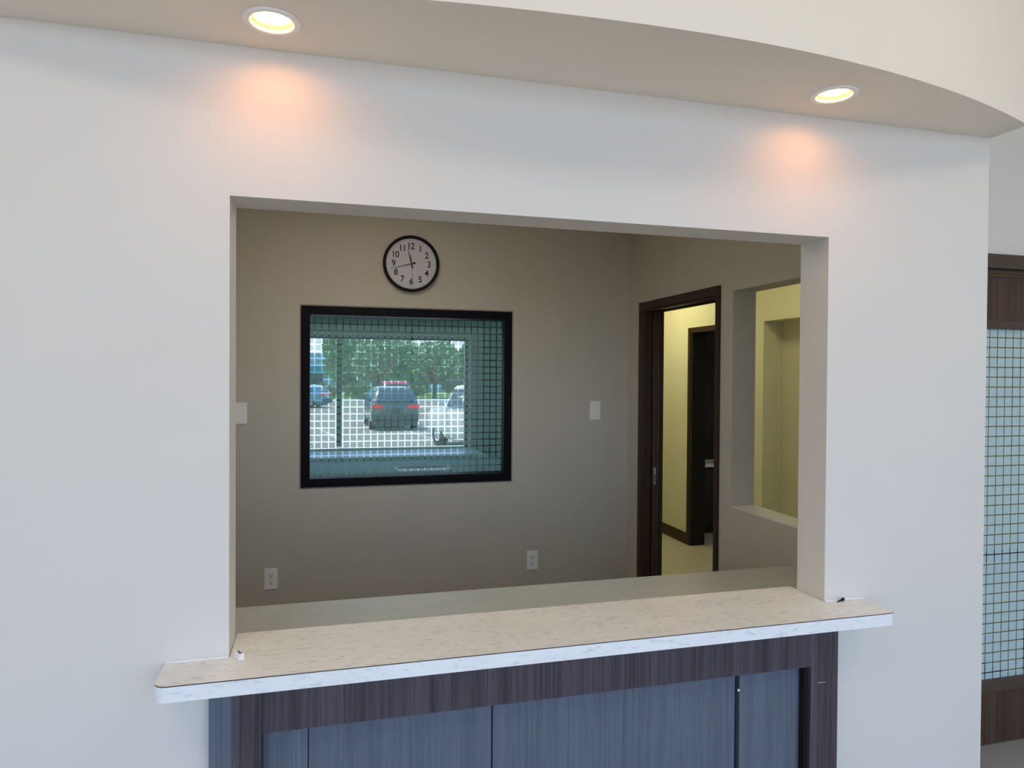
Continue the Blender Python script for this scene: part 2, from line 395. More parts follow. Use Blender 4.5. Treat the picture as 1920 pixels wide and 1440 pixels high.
def film(parent, x0, x1, z0, z1, y, px, pz, gap, xs, zs, single, mat, limit):
    """squares of frosted film stuck on the glass: single(x) tells which columns become objects of their own"""
    nx0 = math.floor((x0-xs)/px)-1; nz0 = math.floor((z0-zs)/pz)-1
    quad = {}; rest = bmesh.new(); n = 0; base = world_loc(parent)
    for i in range(nx0, nx0+int((x1-x0)/px)+4):
        for j in range(nz0, nz0+int((z1-z0)/pz)+4):
            a, b = max(x0, xs+i*px+gap/2), min(x1, xs+(i+1)*px-gap/2)
            c, d = max(z0, zs+j*pz+gap/2), min(z1, zs+(j+1)*pz-gap/2)
            if b-a < 0.003 or d-c < 0.003: continue
            if single((a+b)/2) and n < limit:
                k = (round(b-a, 4), round(d-c, 4))
                if k not in quad:
                    m = bpy.data.meshes.new('film_square')
                    hx, hz = (b-a)/2, (d-c)/2
                    m.from_pydata([(-hx, 0, -hz), (hx, 0, -hz), (hx, 0, hz), (-hx, 0, hz)], [], [(0, 1, 2, 3)]); m.materials.append(MT[mat]); quad[k] = m
                o = bpy.data.objects.new('film_square', quad[k]); C.objects.link(o); o.parent = parent
                o.location = Vector(((a+b)/2, y, (c+d)/2))-base; n += 1
            else:
                v = [rest.verts.new(p) for p in ((a, y, c), (b, y, c), (b, y, d), (a, y, d))]; rest.faces.new(v)
    if len(rest.verts):
        o = obj('film_squares', rest, mat, parent); o['kind'] = 'stuff'
    else: rest.free()
film(gl, g0x, g1x, g0z, g1z, GY-0.0006, 0.0389, 0.0392, 0.0066, -0.05, EYE+0.206, lambda x: x < 0.44, 'film', 312)

# window of the room beyond
w2 = empty('window_2', (0.2, EXT, EYE-0.79), 'outer window of the far room, seen through the grid film', kind='structure')
ox0, ox1, oz0, oz1 = -1.10, 1.53, EYE-0.79, EYE+0.425
box('sill', ox0-0.03, ox1+0.03, EXT-0.60, EXT-0.0005, oz0-0.05, oz0+0.004, 'vinyl_white', w2, 0.004)
for a, b, c, d in ((ox0, ox0+0.02, oz0+0.005, oz1), (ox1-0.02, ox1, oz0+0.005, oz1), (ox0+0.02, ox1-0.02, oz1-0.02, oz1)):
    box('liner', a, b, EXT-0.012, EXT+0.139, c, d-0.0005, 'vinyl_white', w2)
for a, b, c, d in ((ox0+0.02, ox0+0.06, oz0+0.005, oz1-0.02), (ox1-0.06, ox1-0.02, oz0+0.005, oz1-0.02), (0.128, 0.178, oz0+0.045, oz1-0.06)):
    box('sash_stile', a, b, EXT+0.05, EXT+0.10, c, d, 'bronze', w2)
box('sash_rail', ox0+0.06, ox1-0.06, EXT+0.05, EXT+0.10, oz1-0.06, oz1-0.02, 'bronze', w2)
box('sash_rail', ox0+0.06, ox1-0.06, EXT+0.05, EXT+0.10, oz0+0.005, oz0+0.025, 'vinyl_white', w2)
for a, b in ((ox0+0.06, 0.128), (0.178, ox1-0.06)):
    box('pane', a, b, EXT+0.072, EXT+0.078, oz0+0.025, oz1-0.06, 'glass_out', w2)

# ================================================================ COUNTER, DESK, CABINET FRONT
ct = empty('service_counter', (0.6, 0.0, ZC-0.035), 'pale marble laminate service counter running through the wall opening', 'counter')
YF, YB = -0.1304, 0.1495
def arc(cx, cy, r, a0, a1, n=8): return [(cx+r*math.cos(a0+(a1-a0)*i/n), cy+r*math.sin(a0+(a1-a0)*i/n)) for i in range(n+1)]
def counter_outline(d):
    lx, rx, r = -0.347+d, 1.566-d, 0.028
    f = YF+d
    p = [(lx, -0.0008)]
    p += arc(lx+r, f+r, r, math.pi, 1.5*math.pi) + arc(rx-r, f+r, r, 1.5*math.pi, 2*math.pi)
    p += [(rx, -0.0008), (XRo-0.0012, -0.0008), (XRo-0.0012, YB), (XL+0.0012, YB), (XL+0.0012, -0.0008)]
    return p
bm = bmesh.new(); prism(bm, counter_outline(0.0), ZC-0.035, ZC-0.0022); obj('edge_band', bm, 'marble_edge', ct)
bm = bmesh.new(); prism(bm, counter_outline(0.0006), ZC-0.0021, ZC, 1, 0); obj('laminate_top', bm, ['marble_top', 'kraft'], ct)
box('caulk_bead', -0.346, XL-0.001, -0.0035, -0.0009, ZC+0.0002, ZC+0.003, 'white_plastic', ct)
box('caulk_bead', XRo+0.001, 1.565, -0.004, -0.0009, ZC+0.0002, ZC+0.0035, 'white_plastic', ct)

dk = empty('reception_desk', (0.6, 0.39, 0.0), 'lower laminate desk behind the service counter', 'desk')
ZD = EYE-0.757
bm = bmesh.new(); bbox(bm, -0.95, XR-0.001, T+0.002, 0.654, ZD-0.032, ZD-0.0021); obj('desk_core', bm, 'marble_edge', dk)
bm = bmesh.new(); prism(bm, [(-0.95, T+0.002), (XR-0.001, T+0.002), (XR-0.001, 0.654), (-0.95, 0.654)], ZD-0.002, ZD, 1, 0); obj('desk_top', bm, ['marble_shaded', 'kraft'], dk)
for x in (-0.94, 0.45, XR-0.025): box('leg_panel', x, x+0.02, T+0.03, 0.63, 0.0005, ZD-0.0325, 'wood', dk)

cb = empty('counter_front', (0.6, 0.04, 0.0), 'dark woodgrain laminate front below the service counter', 'cabinet')
YC = -0.040
Zt = ZC-0.0362; Zr = EYE-0.830
box('filler_strip', -0.2505, -0.1985, YC+0.012, 0.055, 0.001, Zt, 'wood_sheen', cb)
box('stile', -0.1980, -0.1365, YC, 0.02, 0.001, Zt, 'wood', cb, 0.0012)
box('stile', 1.3515, 1.4445, YC, 0.02, 0.001, Zt, 'wood', cb, 0.0012)
box('top_rail', -0.1363, 1.3513, YC, 0.02, Zr, Zt, 'wood', cb)
box('bottom_rail', -0.1363, 1.3513, YC, 0.02, 0.001, 0.10, 'wood', cb)
box('reveal_strip', 1.3415, 1.3512, -0.026, 0.018, 0.101, Zr-0.001, 'dark_void', cb)
box('backing', -0.1980, 1.4445, 0.0205, T-0.004, 0.001, Zt, 'dark_void', cb)
for a, b, y, m in ((-0.1360, -0.034, 0.004, 'wood_sheen'), (-0.032, 0.420, 0.002, 'wood_sheen'), (0.4225, 0.681, -0.004, 'wood_sheen'), (0.682, 1.130, -0.001, 'wood_sheen'), (1.143, 1.3405, -0.005, 'wood_sheen')):
    box('panel', a, b, y, 0.0195, 0.101, Zr-0.0005, m, cb, 0.0008)
boxes('scratch', [(1.376, 1.401, YC-0.0004, YC-0.0001, EYE-0.8795, EYE-0.8785)], 'white_plastic', cb)
box('chipped_corner', 1.137, 1.1425, -0.0062, -0.003, EYE-0.892, EYE-0.886, 'white_plastic', cb)

# ================================================================ DOWNLIGHTS
def lamp(i):
    lx, ly = LAMPS[i]
    t = empty('recessed_downlight', (lx, ly, ZS), ['lit recessed downlight in the soffit, nearer the left end', 'lit recessed downlight in the soffit, nearer the right end'][i], 'light', 'downlights in the soffit')
    if i == 0:
        bm = bmesh.new(); lathe(bm, [(0.0445, 0.004), (0.0445, -0.002), (0.047, -0.0045), (0.058, -0.0045), (0.0605, -0.002), (0.0605, -0.0004)], lx, ly, 56, base=ZS)
        obj('trim_ring', bm, 'trim_white', t, True)
        bm = bmesh.new(); lathe(bm, [(0.0444, 0.0005), (0.0425, 0.007), (0.0405, 0.007), (0.0400, 0.016)], lx, ly, 56, base=ZS)
        obj('baffle', bm, 'baffle', t, True)
        bm = bmesh.new(); lathe(bm, [(0.0398, 0.0155), (0.030, 0.0142), (0.015, 0.0134), (0.001, 0.0132)], lx, ly, 48, base=ZS)
        obj('lens', bm, 'warm_lamp', t, True)
        bm = bmesh.new(); lathe(bm, [(0.0505, 0.0), (0.0505, 0.06), (0.001, 0.06)], lx, ly, 32, base=ZS)
        obj('housing', bm, 'dark_void', t)
    return t
l0 = lamp(0); l1 = lamp(1)
for ch in [x for x in bpy.data.objects if x.parent == l0]:
    c = ch.copy(); C.objects.link(c); c.parent = l1

# ================================================================ CLOCK
CX, CZ, CR = 0.479, EYE+0.630, 0.160
ck = empty('wall_clock', (CX, D1, CZ), 'round white wall clock with black rim above the window', 'clock')
bm = bmesh.new(); lathe(bm, [(0.140, -0.001), (CR-0.002, -0.001), (CR, -0.012), (CR-0.001, -0.030), (CR-0.007, -0.037), (CR-0.0145, -0.034), (CR-0.0180, -0.020)], CX, CZ, 72, 'Y', D1); obj('rim', bm, 'black_plastic', ck, True)
YCF = D1-0.020
bm = bmesh.new(); lathe(bm, [(CR-0.0170, -0.0), (0.0005, 0.0)], CX, CZ, 72, 'Y', YCF); fc = obj('dial', bm, 'clock_face', ck)
def text_mesh(s, size):
    cu = bpy.data.curves.new('t', 'FONT'); cu.body = s; cu.size = size; cu.align_x = 'CENTER'; cu.align_y = 'CENTER'; cu.space_character = 0.92; cu.offset = 0.0007
    to = bpy.data.objects.new('t', cu); C.objects.link(to)
    bpy.context.view_layer.update()
    me = bpy.data.meshes.new_from_object(to.evaluated_get(bpy.context.evaluated_depsgraph_get()))
    bpy.data.objects.remove(to); return me
for h in range(1, 13):
    a = math.radians(30*h); r = 0.1005
    me = text_mesh(str(h), 0.050)
    me.name = 'numeral'; me.materials.clear(); me.materials.append(MT['ink'])
    ys = [v.co.y for v in me.vertices]; xs = [v.co.x for v in me.vertices]
    me.transform(Matrix.Translation((-(max(xs)+min(xs))/2, -(max(ys)+min(ys))/2, 0)))
    me.transform(Matrix.Scale(0.92, 4, (1, 0, 0)))
    me.transform(Matrix.Rotation(math.radians(90), 4, 'X'))
    o = bpy.data.objects.new('numeral', me); C.objects.link(o); o.parent = ck
    o.location = (r*math.sin(a), -0.0206, r*math.cos(a))
bm = bmesh.new()
for k in range(60):
    a = math.radians(6*k); big = k % 5 == 0
    L, w = (0.007, 0.0013) if big else (0.005, 0.0005)
    d = Vector((math.sin(a), 0, math.cos(a))); s = Vector((math.cos(a), 0, -math.sin(a)))
    c0 = Vector((CX, YCF-0.0005, CZ))+d*0.130; v = [c0-s*w, c0+s*w, c0+s*w+d*L, c0-s*w+d*L]
    bm.faces.new([bm.verts.new(p) for p in v])
o = obj('minute_marks', bm, 'ink', ck)
def hand(name, ang, prof, y, mat):
    a = math.radians(ang); d = Vector((math.sin(a), 0, math.cos(a))); s = Vector((math.cos(a), 0, -math.sin(a)))
    bm = bmesh.new(); L = []; R_ = []
    c0 = Vector((CX, YCF-y, CZ))
    f = [bm.verts.new(c0+d*t+s*w) for t, w in prof]+[bm.verts.new(c0+d*t-s*w) for t, w in prof[::-1]]
    face = bm.faces.new(f)
    r = bmesh.ops.extrude_face_region(bm, geom=[face]); bmesh.ops.translate(bm, verts=[x for x in r['geom'] if isinstance(x, bmesh.types.BMVert)], vec=(0, 0.0008, 0))
    bmesh.ops.recalc_face_normals(bm, faces=bm.faces)
    return obj(name, bm, mat, ck)
hand('hour_hand', 346.5, [(-0.026, 0.0040), (0.0, 0.0036), (0.045, 0.0030), (0.088, 0.0005)], 0.004, 'ink')
hand('minute_hand', 254.8, [(-0.024, 0.0042), (-0.004, 0.0042), (0.0, 0.0020), (0.124, 0.0008)], 0.006, 'ink')
hand('second_hand', 175.8, [(-0.045, 0.0012), (0.0, 0.0009), (0.120, 0.0005)], 0.008, 'ink')
bm = bmesh.new(); lathe(bm, [(0.0045, 0.0), (0.0045, -0.009), (0.0005, -0.0095)], CX, CZ, 20, 'Y', YCF); obj('centre_pin', bm, 'red_ink', ck)

# ================================================================ SWITCHES AND OUTLETS
def plate(parent, x, z):
    bm = bmesh.new(); bbox(bm, x-0.035, x+0.035, D1-0.0055, D1-0.0002, z-0.0572, z+0.0572, 0.0015)
    return obj('cover_plate', bm, 'white_plastic', parent)
def outlet(x, z, label):
    t = empty('power_outlet', (x, D1, z), label, 'outlet', 'wall outlets below the window')
    plate(t, x, z)
    for dz in (0.0195, -0.0195):
        bm = bmesh.new()
        pts = [(x+0.0172*math.cos(a), z+dz+max(-0.0125, min(0.0125, 0.0172*math.sin(a)))) for a in [2*math.pi*k/28 for k in range(28)]]
        a_ = [bm.verts.new((px, D1-0.0075, pz)) for px, pz in pts]; b_ = [bm.verts.new((px, D1-0.0050, pz)) for px, pz in pts]
        bm.faces.new(a_)
        for k in range(28): bm.faces.new([a_[k], a_[(k+1) % 28], b_[(k+1) % 28], b_[k]])
        bmesh.ops.recalc_face_normals(bm, faces=bm.faces)
        r = obj('receptacle', bm, 'white_plastic', t)
        box('slot', x-0.0085, x-0.0058, D1-0.0079, D1-0.0074, z+dz-0.002, z+dz+0.0075, 'ink', r)
        box('slot', x+0.0058, x+0.0085, D1-0.0079, D1-0.0074, z+dz-0.001, z+dz+0.0070, 'ink', r)
        bm = bmesh.new(); lathe(bm, [(0.0030, 0.0), (0.0003, -0.0003)], x, z+dz-0.0075, 12, 'Y', D1-0.0076); obj('slot', bm, 'ink', r)
    bm = bmesh.new(); lathe(bm, [(0.003, 0), (0.0025, -0.0012), (0.0003, -0.0014)], x, z, 12, 'Y', D1-0.0054); obj('screw', bm, 'metal', t)
outlet(-0.2745, EYE-1.1171, 'white duplex outlet low on the back wall, left of the window')
outlet(1.2147, EYE-1.1101, 'white duplex outlet low on the back wall, right of the window')
t = empty('light_switch', (1.6126, D1, EYE-0.2119), 'white toggle switch on the back wall near the doorway', 'switch')
plate(t, 1.6126, EYE-0.2119)
bm = bmesh.new(); bbox(bm, 1.6126-0.0045, 1.6126+0.0045, D1-0.0150, D1-0.005, EYE-0.2119-0.003, EYE-0.2119+0.010, 0.001); obj('toggle', bm, 'white_plastic', t)
for s in (-1, 1):
    bm = bmesh.new(); lathe(bm, [(0.003, 0), (0.0025, -0.0012), (0.0003, -0.0014)], 1.6126, EYE-0.2119+s*0.030, 12, 'Y', D1-0.0054); obj('screw', bm, 'metal', t)
t = empty('blank_wall_plate', (-0.434, D1, EYE-0.214), 'pale blank wall plate half hidden by the opening edge', 'wall plate')
plate(t, -0.434, EYE-0.214)
for s in (-1, 1):
    bm = bmesh.new(); lathe(bm, [(0.003, 0), (0.0025, -0.0012), (0.0003, -0.0014)], -0.434+0.012, EYE-0.214+s*0.042, 12, 'Y', D1-0.0054); obj('screw', bm, 'metal', t)

# ================================================================ DOORWAY WITH POCKET DOOR
df = empty('door_2', ((XR+XR2)/2, 1.63, 0.0), 'dark brown doorway frame of the pocket door', kind='structure')
zt = EYE+0.4366
box('casing', XR-0.012, XR-0.0005, 2.018, 2.0607, 0.001, zt, 'espresso', df, 0.002)
box('casing', XR-0.012, XR-0.0005, 1.1992, 1.232, 0.001, zt, 'espresso', df, 0.002)
box('casing', XR-0.012, XR-0.0005, 1.232, 2.018, zt-0.044, zt, 'espresso', df, 0.002)
box('jamb', XR+0.0005, XR+0.0475, 2.006, 2.0185, 0.001, DH-0.012, 'espresso', df)
box('jamb', XR2-0.0175, XR2-0.0005, 2.006, 2.0185, 0.001, DH-0.012, 'espresso', df)
box('jamb', XR+0.0005, XR2-0.0005, 1.2305, 1.243, 0.001, DH-0.012, 'espresso', df)
box('head', XR+0.0005, XR+0.044, 1.2305, 2.0185, DH-0.011, DH+0.028, 'espresso', df)
box('head', XR2-0.022, XR2-0.0005, 1.2305, 2.0185, DH-0.011, DH+0.028, 'espresso', df)
box('track', XR+0.0445, XR2-0.0225, 1.2305, 2.0185, DH+0.012, DH+0.028, 'dark_void', df)
for s in (2.018, 1.1992):
    box('casing', XR2+0.0005, XR2+0.012, s, s+0.042, 0.001, zt, 'espresso', df, 0.002)
box('casing', XR2+0.0005, XR2+0.012, 1.2415, 2.0175, zt-0.044, zt, 'espresso', df, 0.002)
pd = empty('pocket_door', (1.9115, 2.5, 0.006), 'brown wooden pocket door slid into the wall', 'door')
box('leaf', 1.893, 1.9295, 2.012, 2.86, 0.008, DH-0.002, 'espresso_wood', pd, 0.001)
zp = EYE-0.595
ep = box('edge_pull', 1.9030, 1.9165, 2.0095, 2.0119, zp-0.050, zp+0.050, 'metal', pd, 0.001)
box('pull_slot', 1.9070, 1.9125, 2.0085, 2.0094, zp-0.040, zp+0.012, 'ink', ep)
bm = bmesh.new(); lathe(bm, [(0.0022, 0), (0.0003, -0.001)], 1.9098, zp+0.042, 10, 'Y', 2.0094); obj('screw', bm, 'metal', ep)

# corridor doorway and the dark room behind it
d3 = empty('door_3', (HX+0.06, 3.47, 0.0), 'dark brown door frame in the cream corridor wall', kind='structure')
zt3 = EYE+0.445
box('casing', HX-0.014, HX-0.0005, 3.915, 3.962, 0.001, zt3, 'espresso', d3, 0.002)
box('casing', HX-0.014, HX-0.0005, 3.002, 3.02, 0.001, zt3, 'espresso', d3, 0.002)
box('casing', HX-0.014, HX-0.0005, 3.02, 3.915, zt3-0.048, zt3, 'espresso', d3, 0.002)
box('jamb', HX+0.0005, HX+0.14, 3.900, 3.9145, 0.001, HD[3]-0.016, 'dark_void', d3)
box('jamb', HX+0.0005, HX+0.14, 3.0205, 3.035, 0.001, HD[3]-0.016, 'espresso', d3)
box('head', HX+0.0005, HX+0.14, 3.0205, 3.9145, HD[3]-0.015, HD[3]-0.001, 'espresso', d3)
kc = empty('kitchen_cabinet', (4.2, 4.58, 0.0), 'dark low cabinet with a pale worktop in the room past the corridor', 'cabinet')
box('body', 3.45, 5.0, 4.32, 4.85, 0.001, 0.655, 'espresso_dark', kc)
box('worktop', 3.44, 5.02, 4.295, 4.87, 0.656, 0.690, 'vinyl_white', kc, 0.003)
box('hutch', 3.45, 5.0, 4.62, 4.85, 0.691, 2.30, 'espresso_dark', kc)
for i in range(3): box('cabinet_door', 3.46+0.515*i, 3.965+0.515*i, 4.30, 4.319, 0.08, 0.64, 'espresso_dark', kc, 0.002)

# ================================================================ GLAZED DOOR AT RIGHT
d1 = empty('door_1', (2.63, DY+0.05, 0.0), 'brown glazed door with frosted grid film', kind='structure')
zt1 = EYE+0.5095
box('frame_jamb', 2.1305, 2.18, DY-0.02, DY+0.09, 0.001, zt1, 'brown_metal', d1, 0.002)
box('frame_jamb', 3.08, 3.1295, DY-0.02, DY+0.09, 0.001, zt1, 'brown_metal', d1, 0.002)
box('frame_head', 2.18, 3.08, DY-0.02, DY+0.09, EYE+0.452, zt1, 'brown_metal', d1, 0.002)
box('frame_stop', 2.18, 3.08, DY+0.012, DY+0.03, EYE+0.433, EYE+0.4515, 'brown_metal', d1, 0.002)
YD = DY+0.036
gz0, gz1, gx0, gx1 = EYE-1.276, EYE+0.208, 2.31, 2.95
box('top_rail', 2.183, 3.077, YD, YD+0.042, gz1+0.036, EYE+0.4315, 'doorwood', d1)
box('bottom_rail', 2.183, 3.077, YD, YD+0.042, 0.008, gz0-0.046, 'doorwood', d1)
box('door_stile', 2.183, gx0-0.03, YD, YD+0.042, gz0-0.046, gz1+0.036, 'doorwood', d1)
box('door_stile', gx1+0.03, 3.077, YD, YD+0.042, gz0-0.046, gz1+0.036, 'doorwood', d1)
box('lite_bead', gx0-0.03, gx1+0.03, YD-0.006, YD+0.048, gz1, gz1+0.0355, 'brown_metal', d1, 0.002)
box('lite_bead', gx0-0.03, gx1+0.03, YD-0.006, YD+0.048, gz0-0.0455, gz0, 'brown_metal', d1, 0.002)
box('lite_bead', gx0-0.03, gx0, YD-0.006, YD+0.048, gz0, gz1, 'brown_metal', d1, 0.002)
box('lite_bead', gx1, gx1+0.03, YD-0.006, YD+0.048, gz0, gz1, 'brown_metal', d1, 0.002)
gd = box('glass_pane', gx0, gx1, YD+0.018, YD+0.024, gz0, gz1, 'glass', d1)
film(gd, gx0, gx1, gz0, gz1, YD+0.0172, 0.0425, 0.0418, 0.0046, 2.668, EYE+0.131, lambda x: 2.625 < x < 2.90, 'film_door', 300)
pb = box('push_bar', 2.24, 3.02, YD+0.075, YD+0.105, EYE-0.80, EYE-0.755, 'black_plastic', d1, 0.006)
for x in (2.25, 2.98): box('bar_bracket', x, x+0.03, YD+0.0425, YD+0.0748, EYE-0.79, EYE-0.765, 'black_plastic', pb)

# ================================================================ CORRIDOR LAMP AND ADDED CEILING PANELS, ALL UNSEEN
def ceiling_panel(label, cx, cy, hx, hy, mat, z=2.60):
    t = empty('unseen_light_panel', (cx, cy, z-0.02), label, 'light')
    box('diffuser', cx-hx, cx+hx, cy-hy, cy+hy, z-0.012, z-0.0075, mat, t)
    for a, b, c, d in ((cx-hx-0.024, cx-hx-0.001, cy-hy-0.02, cy+hy+0.02), (cx+hx+0.001, cx+hx+0.024, cy-hy-0.02, cy+hy+0.02), (cx-hx, cx+hx, cy-hy-0.02, cy-hy-0.001), (cx-hx, cx+hx, cy+hy+0.001, cy+hy+0.02)):
        box('frame', a, b, c, d, z-0.02, z-0.001, 'trim_white', t)
ceiling_panel('large yellow lit ceiling light panel at the far end of the corridor', 2.60, 4.05, 0.22, 0.40, 'hall_lamp')
ceiling_panel('small yellow added ceiling panel, unseen, near the glazed door', 2.60, 2.25, 0.17, 0.17, 'hall_lamp')  # extra lamp added to lift the alcove and the door glass
ceiling_panel('added unseen ceiling panel above the reception desk', 0.20, 1.10, 0.30, 0.30, 'added_room_lamp')  # lamp added out of view to brighten the reception
ceiling_panel('added unseen ceiling panel over the waiting area, on the left', -0.9, -1.75, 0.60, 0.30, 'added_wait_lamp', CEIL)  # this pair is added out of view to brighten counter and fascia
ceiling_panel('added unseen ceiling panel over the waiting area, on the right', 1.9, -1.75, 0.60, 0.30, 'added_wait_lamp', CEIL)
tag(box('trim_1', XR-0.0005, XR2+0.0005, NICHE[0]+0.001, NICHE[1]-0.001, NICHE[2], NICHE[2]+0.004, 'vinyl_white'), 'pale cap added to brighten the sill of the pass-through opening', kind='structure')  # white cap put on so the sill looks brightly lit

# ================================================================ SMALL THINGS ON THE COUNTER
ad = empty('cable_clip', (-0.190, -0.010, ZC), 'small white plastic clip on the left end of the counter', 'clip')
bm = bmesh.new()
Lx, Wy, H = 0.032, 0.0120, 0.0155
for b in ((-Lx/2, Lx/2, -Wy/2, -Wy/2+0.0022, 0, H), (-Lx/2, Lx/2, Wy/2-0.0022, Wy/2, 0, H), (-Lx/2, -Lx/2+0.002, -Wy/2+0.0022, Wy/2-0.0022, 0, H-0.006), (Lx/2-0.002, Lx/2, -Wy/2+0.0022, Wy/2-0.0022, 0, H-0.001), (-Lx/2+0.002, Lx/2-0.002, -Wy/2+0.0022, Wy/2-0.0022, 0, 0.003)):
    bbox(bm, *b)
bmesh.ops.rotate(bm, verts=bm.verts, cent=(0, 0, 0), matrix=Matrix.Rotation(math.radians(-62), 3, 'Z'))
bmesh.ops.translate(bm, verts=bm.verts, vec=(-0.188, -0.012, ZC+0.0002)); obj('clip_body', bm, 'white_plastic', ad)
bm = bmesh.new(); bbox(bm, -Lx/2+0.0025, Lx/2-0.0025, -Wy/2+0.0026, Wy/2-0.0026, 0.0032, H-0.0045)
bmesh.ops.rotate(bm, verts=bm.verts, cent=(0, 0, 0), matrix=Matrix.Rotation(math.radians(-62), 3, 'Z'))
bmesh.ops.translate(bm, verts=bm.verts, vec=(-0.188, -0.012, ZC+0.0002)); obj('clip_insert', bm, 'ink', ad)
sc = empty('wall_screw', (1.476, -0.012, ZC), 'black screw lying on the counter against the wall', 'screw')
def along(bm, p0, p1, r0, r1, seg=14):
    d = (Vector(p1)-Vector(p0)); L = d.length; q = d.to_track_quat('Z', 'Y').to_matrix()
    vs0 = [bm.verts.new(Vector(p0)+q@Vector((r0*math.cos(2*math.pi*k/seg), r0*math.sin(2*math.pi*k/seg), 0))) for k in range(seg)]
    vs1 = [bm.verts.new(Vector(p0)+q@Vector((r1*math.cos(2*math.pi*k/seg), r1*math.sin(2*math.pi*k/seg), L))) for k in range(seg)]
    for k in range(seg): bm.faces.new([vs0[k], vs0[(k+1) % seg], vs1[(k+1) % seg], vs1[k]])
    bm.faces.new(vs0[::-1]); bm.faces.new(vs1)
a_, b_, c_ = (1.459, -0.0165, ZC+0.0012), (1.481, -0.0105, ZC+0.0042), (1.487, -0.009, ZC+0.0052)
bm = bmesh.new(); along(bm, a_, b_, 0.0010, 0.0032); obj('shank', bm, 'black_plastic', sc)
bm = bmesh.new(); along(bm, b_, c_, 0.0032, 0.0050); obj('head', bm, 'black_plastic', sc)

# ================================================================ ROOM BEYOND THE WINDOW
box('sill_support', ox0-0.03, ox1+0.03, EXT-0.58, EXT-0.56, 0.001, oz0-0.0505, 'sage', w2)
td = empty('side_desk', (0.4, 4.5, 0.0), 'long pale desk in the room beyond the grid window', 'desk')
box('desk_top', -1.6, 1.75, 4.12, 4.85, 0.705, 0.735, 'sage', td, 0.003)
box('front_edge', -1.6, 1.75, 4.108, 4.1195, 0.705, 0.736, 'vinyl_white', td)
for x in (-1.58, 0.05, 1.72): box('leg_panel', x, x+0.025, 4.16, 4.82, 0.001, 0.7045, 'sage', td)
kt = empty('paper_tray', (0.82, 4.1, 0.737), 'bright white tray on the desk beyond the grid window', 'tray')
box('tray_plate', 0.59, 1.05, 4.02, 4.24, 0.7375, 0.745, 'vinyl_white', kt, 0.001)
for a, b, c, d in ((0.59, 0.60, 4.02, 4.24), (1.04, 1.05, 4.02, 4.24), (0.601, 1.039, 4.23, 4.24)): box('tray_rim', a, b, c, d, 0.7455, 0.757, 'vinyl_white', kt)

# ================================================================ CAR PARK
GZ = -0.65
MT['concrete'] = paint('parking_concrete', (0.33, 0.29, 0.24), 0.85, 0.06, 0.1, 0.6)
MT['asphalt'] = paint('street_asphalt', (0.42, 0.38, 0.33), 0.85, 0.06, 0.1, 0.6)
MT['stripe'] = paint('road_paint', (0.72, 0.72, 0.70), 0.7, 0.05, 0.0)
MT['grass'] = paint('lawn', (0.16, 0.24, 0.07), 0.9, 0.25, 0.2, 2.0)
tag(box('ground', -90, 120, 5.9, 56.0, GZ-0.2, GZ, 'concrete'), 'pale concrete car park', kind='structure')
tag(box('ground_street', -90, 120, -60, -4.5, GZ-0.2, GZ, 'asphalt'), 'paved street on the other side', kind='structure')
tag(box('lawn', -90, 120, 56.2, 110, GZ-0.2, GZ+0.08, 'grass'), 'green lawn strip behind the car park', kind='structure')
tag(box('kerb', -90, 120, 56.0, 56.2, GZ-0.2, GZ+0.14, 'stripe'), 'pale kerb at the edge of the lawn', kind='structure')
HEAD = math.radians(1)     # parked cars point slightly left of straight away
for x in (-2.9, 0.15, 3.2):
    bm = bmesh.new(); bbox(bm, -0.05, 0.05, -2.8, 2.8, GZ+0.001, GZ+0.004)
    bmesh.ops.rotate(bm, verts=bm.verts, cent=(0, 0, 0), matrix=Matrix.Rotation(HEAD+0.12, 3, 'Z')); bmesh.ops.translate(bm, verts=bm.verts, vec=(x, 24.6, 0))
    o = obj('parking_line', bm, 'stripe'); o['kind'] = 'structure'
    o['label'] = 'white painted parking bay line on the concrete'

def car_paint(name, col, rough=0.25):
    m = paint(name, col, rough, 0.02, 0.0, spec=0.5); b = m.node_tree.nodes['Principled BSDF']
    b.inputs['Coat Weight'].default_value = 0.6; b.inputs['Coat Roughness'].default_value = 0.06; return m
MT['car_dark'] = car_paint('charcoal_car_paint', (0.030, 0.045, 0.048)); MT['car_white'] = car_paint('white_car_paint', (0.80, 0.82, 0.84))
MT['car_red'] = car_paint('red_car_paint', (0.45, 0.03, 0.03)); MT['car_blue'] = car_paint('blue_car_paint', (0.10, 0.24, 0.34))
MT['car_glass'] = paint('car_window', (0.02, 0.035, 0.05), 0.05, 0.05, 0.0, spec=0.8)
MT['rubber'] = paint('tyre_rubber', (0.015, 0.015, 0.016), 0.8, 0.1, 0.0)
MT['tail'] = paint('tail_lamp_red', (0.65, 0.02, 0.03), 0.2, 0.05, 0.0, spec=0.6)
MT['trimdark'] = paint('bumper_plastic', (0.02, 0.022, 0.024), 0.6, 0.05, 0.0)

